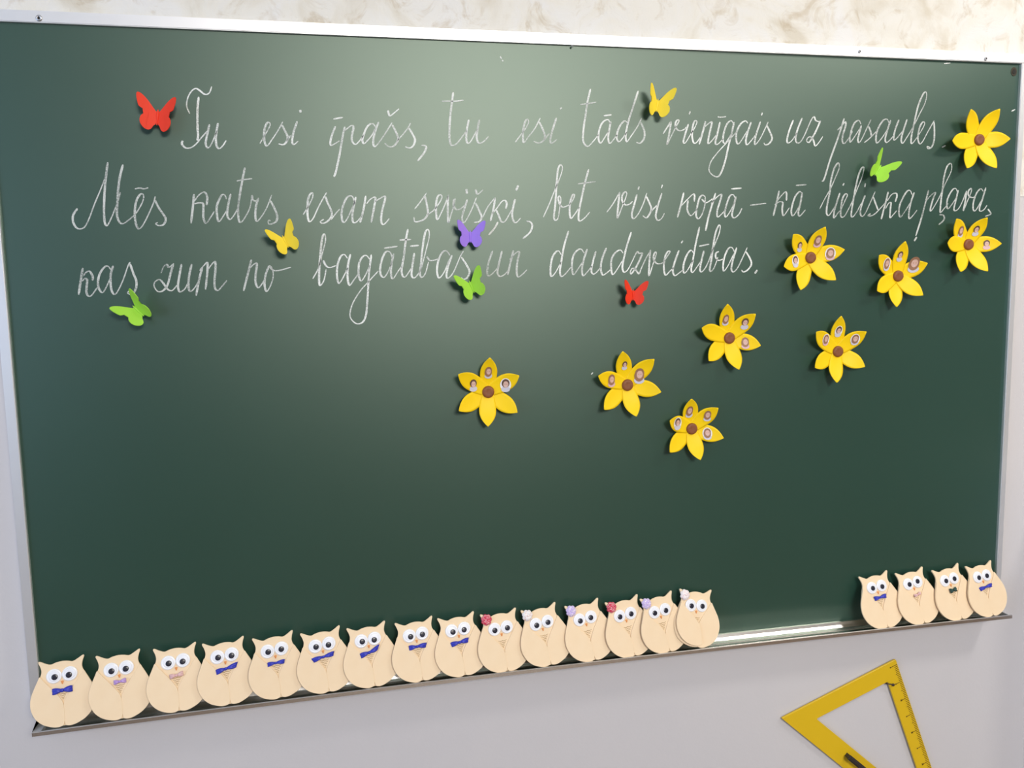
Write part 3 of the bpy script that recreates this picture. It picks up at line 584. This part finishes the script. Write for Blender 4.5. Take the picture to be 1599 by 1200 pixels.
# x, dz, roll, yaw, lean, decoration, (bow params), pupil offsets, label
OWLS = [
 (0.0505,-0.0008,2.2,6.0,17.0,('bow_blue',0,.0625,1,.033,.0115,0,0,0,0),'first wooden owl from the left end of the tray, blue bow tie'),
 (0.1462,-0.0022,2.3,5.9,17.3,('bow_lilac',.001,.0665,2,.021,.0085,0,0,0,0),'wooden owl with a lilac bow tie, second from the left end of the tray'),
 (0.2443,-0.0016,2.4,5.7,18.0,('bow_pink',.000,.0645,4,.024,.0090,0,0,0,.001),'wooden owl with dusty pink bow tie, third from the left end of the tray'),
 (0.3332,-0.0010,4.0,4.9,16.5,('bow_blue',.000,.0655,7,.036,.0098,0,.005,-.001,.001),'fourth wooden owl from the left end, tilted blue bow tie with pointed right end'),
 (0.4248,-0.0002,4.8,5.5,14.0,('bow_blue',-.001,.0655,-2,.030,.0082,0,.002,-.001,0),'fifth owl from the left end, wooden, with a thin level blue bow tie'),
 (0.5120,-0.0012,4.7,5.2,14.6,('bow_blue',-.001,.0670,3,.037,.0090,.004,.003,-.002,.001),'sixth wooden owl from the left end, blue bow tie hanging low at left'),
 (0.5974,-0.0020,4.2,5.1,15.6,('bow_blue',-.001,.0655,8,.034,.0100,.001,.006,-.001,.004),'seventh wooden owl from the left end, blue bow tie with raised right corner'),
 (0.6892,-0.0024,4.2,4.8,15.7,('bow_blue',-.001,.0665,0,.032,.0095,0,.004,0,-.001),'eighth wooden owl from the left end, blue bow tie with loose right tail'),
 (0.7720,-0.0024,3.9,5.0,16.7,('bow_blue',-.001,.0650,3,.033,.0098,.002,.003,-.001,0),'ninth wooden owl from the left, blue bow tie, beside a red hair bow'),
 (0.8561,-0.0040,3.7,4.8,15.7,'ros_red','wooden owl with red dotted hair bow, right beside a blue bow tie owl'),
 (0.9441,-0.0022,6.5,4.8,16.4,'ros_white','wooden owl with white and pink hair bow between red and lilac bow owls'),
 (1.0357,-0.0031,6.6,4.8,17.9,'ros_lilac','wooden owl with lilac hair bow between white bow and red bow owls'),
 (1.1202,-0.0040,6.4,5.6,17.0,'ros_red','wooden owl with red dotted hair bow between two lilac bow owls'),
 (1.1947,-0.0036,6.1,7.0,16.4,'ros_lilac','wooden owl with lilac hair bow, partly covered by the last of the long row'),
 (1.2552,-0.0012,-8.9,6.5,18.0,'ros_pink','wooden owl with pale pink hair bow, leaning right, last of the long row'),
 (1.6966,-0.0046,5.2,3.4,18.4,('bow_blue',.000,.0660,2,.030,.0095,0,.002,0,0),'wooden owl with blue bow tie, first of the four at the right end'),
 (1.7867,-0.0039,5.6,4.0,18.6,('bow_pink',.002,.0635,10,.018,.0065,0,0,0,0),'wooden owl with tiny pale pink bow tie, second of four at the right'),
 (1.8801,-0.0036,7.0,4.4,18.2,('bow_green',.000,.0655,2,.0185,.0105,0,0,0,0),'wooden owl with small dark green bow tie, third of four at the right'),
 (1.9595,-0.0031,4.4,5.5,17.4,('bow_blue',.000,.0650,3,.033,.0085,.003,.003,-.002,.000),'wooden owl with a blue bow tie at the far right end of the tray'),
]
PUP = [((.001,-.0015),(-.0012,-.0018)), ((.0005,-.002),(-.001,-.002)), ((.0006,-.0012),(-.0006,-.002)), ((.001,-.001),(-.0005,-.002)), ((.0008,-.001),(-.0006,-.001)),
       ((.001,-.0012),(-.0012,-.0022)), ((.0015,-.001),(-.001,-.0022)), ((.002,-.0018),(0,-.002)), ((.0018,-.0022),(-.0008,-.0022)), ((0,-.002),(.0006,-.002)),
       ((.001,-.002),(0,-.0018)), ((.0008,-.0022),(-.001,-.0012)), ((0,-.0014),(0,-.0014)), ((0,-.0014),(.0004,-.0022)), ((.001,-.001),(.001,-.001)), ((.0012,-.001),(0,-.002)),
       ((.002,-.001),(-.0008,.0012)), ((.002,-.0006),(0,-.001)), ((.0018,-.0014),(-.0006,-.0014))]
for i, (X, dz, roll, yaw, lean, deco, label) in enumerate(OWLS):
    t = thing('wooden_owl', label, 'owl figure', (X, -0.047, lip(X) + dz), 'wooden owls on the chalk tray')
    t.rotation_mode = 'QUATERNION'
    r = math.radians
    t.rotation_quaternion = (Matrix.Rotation(r(yaw), 3, 'Z') @ Matrix.Rotation(-r(lean), 3, 'X') @ Matrix.Rotation(-r(roll), 3, 'Y')).to_quaternion()
    b = link('body', body_me, t); link('feather_lines', etch_me, b)
    spread = random.uniform(-1.2, 1.2)
    for me, s in ((wl_me, -1), (wr_me, 1)):
        w = link('wing', me, t)
        a = -r(1.5 if s > 0 else 0.0) + r(spread) * 0.5
        if i == 14: a = r(-7.0 if s < 0 else -1.0)
        pv = Vector((s * .036, 0, .086)); w.rotation_euler = (0, a, 0)
        w.location = pv - Matrix.Rotation(a, 3, 'Y') @ pv
        if i == 14 and s < 0: w.location.y -= 0.003
    hair = isinstance(deco, str)
    ez = .0845 if hair else .0888
    for s, pu in zip((-1, 1), PUP[i]):
        e = link('eye', eye_me, t); e.location = (s * .0127, -0.003, ez); e.scale = (1.05, 1, 1.05)
        q = link('eye_backing', iris_me, e); q.location = (0, -0.0021, 0)
        q = link('pupil', pup_me, e); q.location = (pu[0], -0.0024, pu[1])
    bk = link('beak', beak_me, t); bk.location = (0, -0.003, ez - .0125)
    if hair: make_rosette(t, deco, -.0262, .1055)
    else: make_bow(t, *deco)

# ------------------------------------------------------------------ yellow flowers on the board
def petal_geo(c, tip, base_h, lift, width):
    """height-field petal: returns placing function and mesh data in flower space (flower centre = origin)"""
    d = Vector((tip.x - c.x, tip.z - c.z)); L = d.length; d.normalize(); n = Vector((-d.y, d.x))
    def height(a, w):      # a along 0..1, w across in metres
        a = max(0, a)
        return base_h + lift * (0.15 * a + 0.85 * a ** 2.2) + 5.5 * w * w * (0.3 + a)
    def halfw(a):
        a = min(max(a, 0), 1)
        if a < .55: return width * (0.29 + 0.21 * math.sin(a / .55 * math.pi / 2))
        u = (a - .55) / .45
        return width * 0.5 * (1 - u ** 2.1) ** 0.92 if u < 1 else 0.0
    return d, n, L, height, halfw
def petal_mesh(geo, material):
    d, n, L, height, halfw = geo
    V, F = [], []; nu, nv = 16, 8
    for i in range(nu + 1):
        a = 0.04 + 0.96 * i / nu
        hw = max(halfw(a), 0.0007)
        for j in range(nv + 1):
            w = hw * (-1 + 2 * j / nv)
            p = d * (a * L) + n * w
            V.append((p.x, -height(a, w), p.y))
    m = len(V)
    for i in range(nu):
        for j in range(nv):
            a = i * (nv + 1) + j; F.append((a, a + 1, a + nv + 2, a + nv + 1))
    V += [(x, y + .0017, z) for x, y, z in V]
    F += [tuple(m + k for k in reversed(f)) for f in F]
    rim = [i * (nv + 1) for i in range(nu + 1)] + [nu * (nv + 1) + j for j in range(1, nv + 1)] + [i * (nv + 1) + nv for i in range(nu - 1, -1, -1)] + [j for j in range(nv - 1, 0, -1)]
    top_n = len(F)
    for k in range(len(rim)):
        a, b = rim[k], rim[(k + 1) % len(rim)]; F.append((a, b, m + b, m + a))
    me = mesh_from('petal', V, F, material)
    me.polygons.foreach_set('use_smooth', [i < top_n for i in range(len(F))])
    bm = bmesh.new(); bm.from_mesh(me); bmesh.ops.recalc_face_normals(bm, faces=bm.faces); bm.to_mesh(me); bm.free()
    return me
def photo_mesh(geo, pos, kind, size):
    """little cut-out portrait print lying on the petal; pos in flower space (x, z)"""
    d, n, L, height, halfw = geo
    mats = [M['p_white'], M['p_hair'] if kind % 2 else M['p_hair2'], M['p_skin'], M['p_shirt'] if kind % 3 else M['p_pink']]
    V, F, MI = [], [], []
    def disc(cx_, cz_, rx, rz, lay, mi, a0=0, a1=2 * math.pi, seg=18):
        base = len(V)
        pts = [(0, 0)]
        for rr in (.5, 1.0):
            for k in range(seg + 1):
                a = a0 + (a1 - a0) * k / seg; pts.append((rr * math.cos(a), rr * math.sin(a)))
        for ux, uz in pts:
            q = Vector((pos[0] + (cx_ + rx * ux) * size, pos[1] + (cz_ + rz * uz) * size))
            al = q.dot(d) / L; w = q.dot(n)
            V.append((q.x, -height(al, w) - 0.0007 - lay * 0.00025, q.y))
        for k in range(seg):
            F.append((base, base + 1 + k, base + 2 + k)); MI.append(mi)
            a, b = base + 1 + k, base + 1 + (seg + 1) + k
            F.append((a, b, b + 1, a + 1)); MI.append(mi)
    if kind >= 10:        # print with a pale background
        disc(0, 0, .62, .80, 0, 0); kind -= 10
    disc(0, -.52, .50, .36, 1, 3)                                  # clothes
    disc(0, .18, .44, .52, 2, 1)                                   # hair
    if kind % 2 == 0: disc(-.02, -.05, .47, .60, 1.5, 1)           # long hair
    disc(.02, .06, .29, .40, 3, 2)                                 # face
    disc(0.02, .44, .30, .16, 4, 1, 0, math.pi)                    # fringe
    for s in (-1, 1): disc(.02 + s * .11, .09, .045, .035, 5, 1, seg=8)
    disc(.02, -.14, .09, .03, 5, 3, seg=8)
    me = mesh_from('portrait_photo', V, F, mats)
    me.polygons.foreach_set('material_index', MI)
    return me
but_me = lathe_mesh('flower_centre', [(.0120, 0), (.0120, .0025), (.0112, .0048), (.0085, .0062), (.0055, .0058), (.003, .0056)], M['button'], 24)
# crop origin, centre, six tips, photos: tip index -> (pixel, kind, size)
FL = [
 (1199, 0, (1322,873), [(1270,683),(1450,680),(1515,867),(1430,1050),(1245,1050),(1155,880)], [], 'yellow flower without photos in the upper right corner of the chalkboard'),
 (1199, 240, (268,650), [(160,505),(360,458),(480,600),(425,790),(205,852),(102,705)], [(0,(200,580),1,.013),(1,(310,545),0,.0155),(2,(385,625),12,.016),(5,(172,672),11,.015)], 'yellow flower with four portrait photos, right of the third chalk line'),
 (1199, 240, (815,765), [(697,635),(860,548),(998,685),(970,885),(805,958),(685,858)], [(0,(742,690),10,.0165),(1,(822,640),1,.0135),(2,(905,690),2,.021)], 'yellow flower with a large cut-out group photo overlapping its upper right petal'),
 (1199, 240, (1255,568), [(1180,408),(1372,400),(1460,562),(1375,735),(1205,738),(1125,560)], [(0,(1207,485),2,.0155),(1,(1300,480),1,.014),(2,(1360,567),3,.013)], 'yellow flower with three photos nearest the right frame under the last comma'),
 (680, 450, (330,650), [(340,435),(523,548),(512,778),(328,866),(147,768),(143,540)], [(0,(330,525),2,.0150),(1,(437,605),13,.0165),(5,(237,605),1,.0155)], 'leftmost yellow flower, with three portrait photos on its upper petals'),
 (680, 450, (1200,607), [(1170,396),(1367,445),(1410,650),(1255,803),(1055,760),(1018,550)], [(0,(1180,482),1,.0115),(1,(1275,545),4,.0205),(5,(1100,575),0,.0165)], 'yellow flower with one larger cut-out photo, second from the left of the flowers'),
 (980, 450, (637,313), [(625,100),(800,162),(832,360),(697,510),(508,455),(465,250)], [(0,(612,197),2,.0145),(1,(728,220),1,.0150),(2,(733,340),0,.0150)], 'yellow flower with photos on three right-hand petals, nearest the small red butterfly'),
 (980, 450, (1315,397), [(1335,175),(1492,273),(1483,492),(1308,592),(1172,498),(1180,275)], [(0,(1315,270),13,.0145),(1,(1415,320),10,.0145),(5,(1238,322),12,.0150)], 'yellow flower with three pale photos, alone on the right half below the others'),
 (980, 450, (402,880), [(400,693),(567,750),(600,938),(455,1075),(265,1027),(265,830)], [(0,(385,770),4,.0160),(1,(495,795),2,.0145),(2,(497,908),10,.0150),(5,(310,845),13,.0160)], 'lowest yellow flower on the chalkboard, carrying four portrait photos'),
]
for ox, oy, c, tips, photos, label in FL:
    cw = at(ox + c[0] / 4, oy + c[1] / 4, -0.008)
    f = thing('paper_flower', label, 'flower', (cw.x, 0, cw.z), 'yellow flowers on the chalkboard')
    bt = link('flower_centre', but_me, f); bt.location = (0, -0.0052, 0)
    for k, tp in enumerate(tips):
        lift = 0.022 + 0.004 * random.random()
        if k in (0, 5) and tp[0] < c[0] and cw.x > 1.3: lift += 0.003
        base_h = 0.0045 + (k % 2) * 0.0012
        tw = at(ox + tp[0] / 4, oy + tp[1] / 4, -(base_h + lift))
        geo = petal_geo(cw, tw, base_h, lift, 0.0335)
        pe = link('petal', petal_mesh(geo, M['petal']), f)
        for idx, pp, kind, size in photos:
            if idx == k:
                q = at(ox + pp[0] / 4, oy + pp[1] / 4, -(base_h + lift * .3))
                ph = link('portrait_photo', photo_mesh(geo, (q.x - cw.x, q.z - cw.z), kind, size), pe)
                ph['label'] = 'small cut-out portrait print glued to the petal'

# ------------------------------------------------------------------ felt butterflies on the board
BWING = [(.0010, .0045), (.0030, .0060), (.0078, .0112), (.0165, .0208), (.0250, .0272), (.0305, .0285), (.0325, .0262), (.0318, .0195), (.0290, .0105), (.0265, .0078), (.0195, .0048), (.0108, .0012),
         (.0180, -.0002), (.0232, -.0040), (.0252, -.0100), (.0240, -.0160), (.0195, -.0215), (.0135, -.0240), (.0085, -.0222), (.0050, -.0165), (.0012, -.0115)]
def butterfly_half(s):
    o = [(p.x, p.y) for p in catmull([(a, b, 0) for a, b in BWING], 3, closed=True)]
    V, F = [], []; n = len(o)
    # fine grid in the wing so that it can curl
    bm = bmesh.new(); vs = [bm.verts.new((s * x, 0, z)) for x, z in o]
    f = bm.faces.new(vs); bmesh.ops.triangulate(bm, faces=[f])
    bmesh.ops.subdivide_edges(bm, edges=bm.edges[:], cuts=1)
    for v in bm.verts: v.co.y = -0.0012 * 0 + 9.0 * (abs(v.co.x) ** 2) * -0.35
    ext = bmesh.ops.extrude_face_region(bm, geom=bm.faces[:])
    for v in [g for g in ext['geom'] if isinstance(g, bmesh.types.BMVert)]: v.co.y += 0.0013
    return bm
def bf_body():
    bm = bmesh.new(); bmesh.ops.create_uvsphere(bm, u_segments=10, v_segments=10, radius=1)
    for v in bm.verts:
        z = v.co.z; k = 1.0 + .25 * math.sin(z * 4)
        v.co = Vector((v.co.x * .0019 * k, v.co.y * .0019 * k, -.003 + z * .0125))
    return bm
BF = [   # pixel centre, roll (clockwise), fold left, fold right, scale, colour, label
 (246.2, 180.5, 8, 20, 27, 1.12, 'bf_red', 'larger red butterfly left of the first chalk word'),
 (1026.2, 162, 9, 37, 34, 1.06, 'bf_yellow', 'bright yellow butterfly among the words of the first chalk line'),
 (1372, 264, 33, 32, 36, 1.06, 'bf_green', 'lime green butterfly below the last word of the first chalk line'),
 (444.5, 375, -25, 42, 30, 1.0, 'bf_yellow', 'golden yellow butterfly between the second and third chalk lines at left'),
 (734.2, 367.4, 2, 24, 24, .93, 'bf_purple', 'purple butterfly, the only one of its colour, at the board centre'),
 (735.3, 445.7, -22, 34, 33, 1.04, 'bf_green', 'green butterfly directly below the purple butterfly'),
 (988.7, 458.7, 4, 28, 30, .90, 'bf_red', 'smaller red butterfly under the last word of the third chalk line'),
 (213.8, 483.8, -43, 34, 44, 1.06, 'bf_green', 'green butterfly at lower left under the first word of the third line'),
]
for px, py, roll, fl, fr, sc, colr, label in BF:
    p = at(px, py, -0.017)
    t = thing('felt_butterfly', label, 'butterfly', (p.x, 0, p.z), 'felt butterflies on the chalkboard')
    rr = Matrix.Rotation(math.radians(roll), 4, 'Y')
    for s, fo in ((-1, fl), (1, fr)):
        a = math.radians(fo)
        me = bm_mesh('wing', butterfly_half(s), M[colr])
        w = link('wing', me, t)
        w.matrix_local = Matrix.Translation((0, -0.017, 0)) @ rr @ Matrix.Rotation(-s * a, 4, 'Z') @ Matrix.Diagonal((sc, 1, sc, 1))
    b = link('body', bm_mesh('body', bf_body(), M[colr], True), t)
    b.matrix_local = Matrix.Translation((0, -0.0175, 0)) @ rr @ Matrix.Diagonal((sc, 1, sc, 1))
    b = link('magnet', lathe_mesh('magnet', [(.004, 0.0002), (.004, .0155), (.003, .016)], M['grip'], 14), t)
    b.location = (0, 0, 0)

# ------------------------------------------------------------------ set square hanging on the wall
SQY = WALL_Y - 0.004
A = Vector((1.4838, TOP - 1.4155)); B = Vector((1.7641, TOP - 1.3091))
u = (B - A).normalized(); v = Vector((u.y, -u.x))                 # v: down along the ruler edge
AB = (B - A).length
C = B + v * (AB * math.tan(math.radians(62.5)))
def offset_line(p, q, w):
    d = (q - p).normalized(); nrm = Vector((d.y, -d.x)); return p + nrm * w, d
def isect(l1, l2):
    p, d = l1; q, e = l2
    den = d.x * e.y - d.y * e.x; s = ((q.x - p.x) * e.y - (q.y - p.y) * e.x) / den
    return p + d * s
l1, l2, l3 = offset_line(A, B, .0417), offset_line(B, C, .0355), offset_line(C, A, .0480)
Ai, Bi, Ci = isect(l3, l1), isect(l1, l2), isect(l2, l3)
sq = thing('set_square', 'yellow plastic classroom set square hanging on the wall below the chalkboard', 'set square', (B.x, SQY, B.y))
def round_tri(P, r, n=5):
    out = []
    for i in range(3):
        p, a, b = P[i], P[i - 1], P[(i + 1) % 3]
        s = p + (a - p).normalized() * r; e = p + (b - p).normalized() * r
        for k in range(n + 1):
            t = k / n; out.append(s * (1 - t) ** 2 + p * 2 * t * (1 - t) + e * t * t)
    return out
oo, ii = round_tri([A, B, C], .003), round_tri([Ai, Bi, Ci], .004)
bm = bmesh.new(); n = len(oo); th = .0045; bv = .0008
def ring(P, y): return [bm.verts.new((q.x - B.x, y, q.y - B.y)) for q in P]
cen = (A + B + C) / 3; ceni = (Ai + Bi + Ci) / 3
oin = [q + (cen - q).normalized() * bv * 1.5 for q in oo]; iout = [q - (ceni - q).normalized() * bv * 1.5 for q in ii]
rings = [ring(oo, 0), ring(oo, -th + bv), ring(oin, -th), ring(iout, -th), ring(ii, -th + bv), ring(ii, 0)]
for a, b in zip(rings, rings[1:] + rings[:1]):
    for k in range(n):
        j = (k + 1) % n; bm.faces.new((a[k], a[j], b[j], b[k]))
link('frame', bm_mesh('frame', bm, M['square']), sq)
def quad_strip(segs, y):
    V, F = [], []
    for p, q, w in segs:
        d = (q - p).normalized(); nn = Vector((-d.y, d.x)) * w / 2; b = len(V)
        for z in (p + nn, p - nn, q - nn, q + nn): V.append((z.x - B.x, y, z.y - B.y))
        F.append((b, b + 1, b + 2, b + 3))
    return V, F
segs = []
pitch = .00437
for k in range(2, 100):
    s = .0035 + pitch * k
    if s > AB * math.tan(math.radians(62.5)) - .05: break
    ln = .0085
    if (k - 2) % 10 == 0: ln = .0155
    elif (k - 2) % 5 == 0: ln = .0105
    p = B + v * s - u * .0012
    segs.append((p, p - u * ln, .0014))
    if (k - 2) % 10 == 0:
        q = p - u * (ln + .0022)
        if ((k - 2) // 10) % 2 == 1 or k < 20:
            segs.append((q + u * .0016, q - u * .0016, .0030))
        else:
            segs.append((q + (u + v) * .0022, q - (u + v) * .0022, .0016)); segs.append((q + (u - v) * .0022, q - (u - v) * .0022, .0016))
V, F = quad_strip(segs, -th - .0002)
o = link('ruler_marks', mesh_from('ruler_marks', V, F, M['mark']), sq); o['label'] = 'brown printed ruler divisions'; o['kind'] = 'stuff'
d3 = (C - A).normalized()
g0 = Vector((1.6413, TOP - 1.518)) - d3 * .002; g1 = g0 + d3 * .13
bm = bmesh.new(); add_box(bm, (0, -th - .022, -.0058), (.13, -th - .012, .0058))
bmesh.ops.bevel(bm, geom=bm.edges[:], offset=.003, segments=3, affect='EDGES')
for x in (.006, .112): add_box(bm, (x, -th - .014, -.0045), (x + .012, -th, .0045))
o = link('handle', bm_mesh('handle', bm, M['grip']), sq); o['label'] = 'black grip handle'
o.location = (g0.x - B.x, 0, g0.y - B.y); o.rotation_euler = (0, -math.atan2(d3.y, d3.x), 0)
# nail it hangs from
hk = thing('wall_hook', 'dark bent nail holding the yellow set square by its inner corner', 'hook', (Bi.x, WALL_Y, Bi.y))
def tube(name, pts, rad, material, parent):
    P = catmull(pts, 5); V, F = [], []; sg = 8
    for i, q in enumerate(P):
        t = (P[min(i + 1, len(P) - 1)] - P[max(i - 1, 0)]).normalized()
        a = t.cross(Vector((0, 0, 1)) if abs(t.z) < .9 else Vector((1, 0, 0))).normalized(); b = t.cross(a)
        for k in range(sg): V.append(q + (a * math.cos(2 * math.pi * k / sg) + b * math.sin(2 * math.pi * k / sg)) * rad)
    for i in range(len(P) - 1):
        for k in range(sg): F.append((i * sg + k, i * sg + (k + 1) % sg, (i + 1) * sg + (k + 1) % sg, (i + 1) * sg + k))
    F += [tuple(range(sg)), tuple(range((len(P) - 1) * sg, len(P) * sg))]
    return link(name, mesh_from(name, V, F, material, True), parent)
tube('nail', [(-.003, .004, -.0045), (-.003, -.006, -.004), (-.001, -.0115, -.0030), (.006, -.0125, -.0045), (.010, -.0122, -.0062)], .0014, M['nail'], hk)
o = link('nail_head', lathe_mesh('nail_head', [(.0034, 0), (.0034, .0012), (.0024, .0018)], M['nail'], 12), hk); o.location = (.0112, -.0118, -.0064)
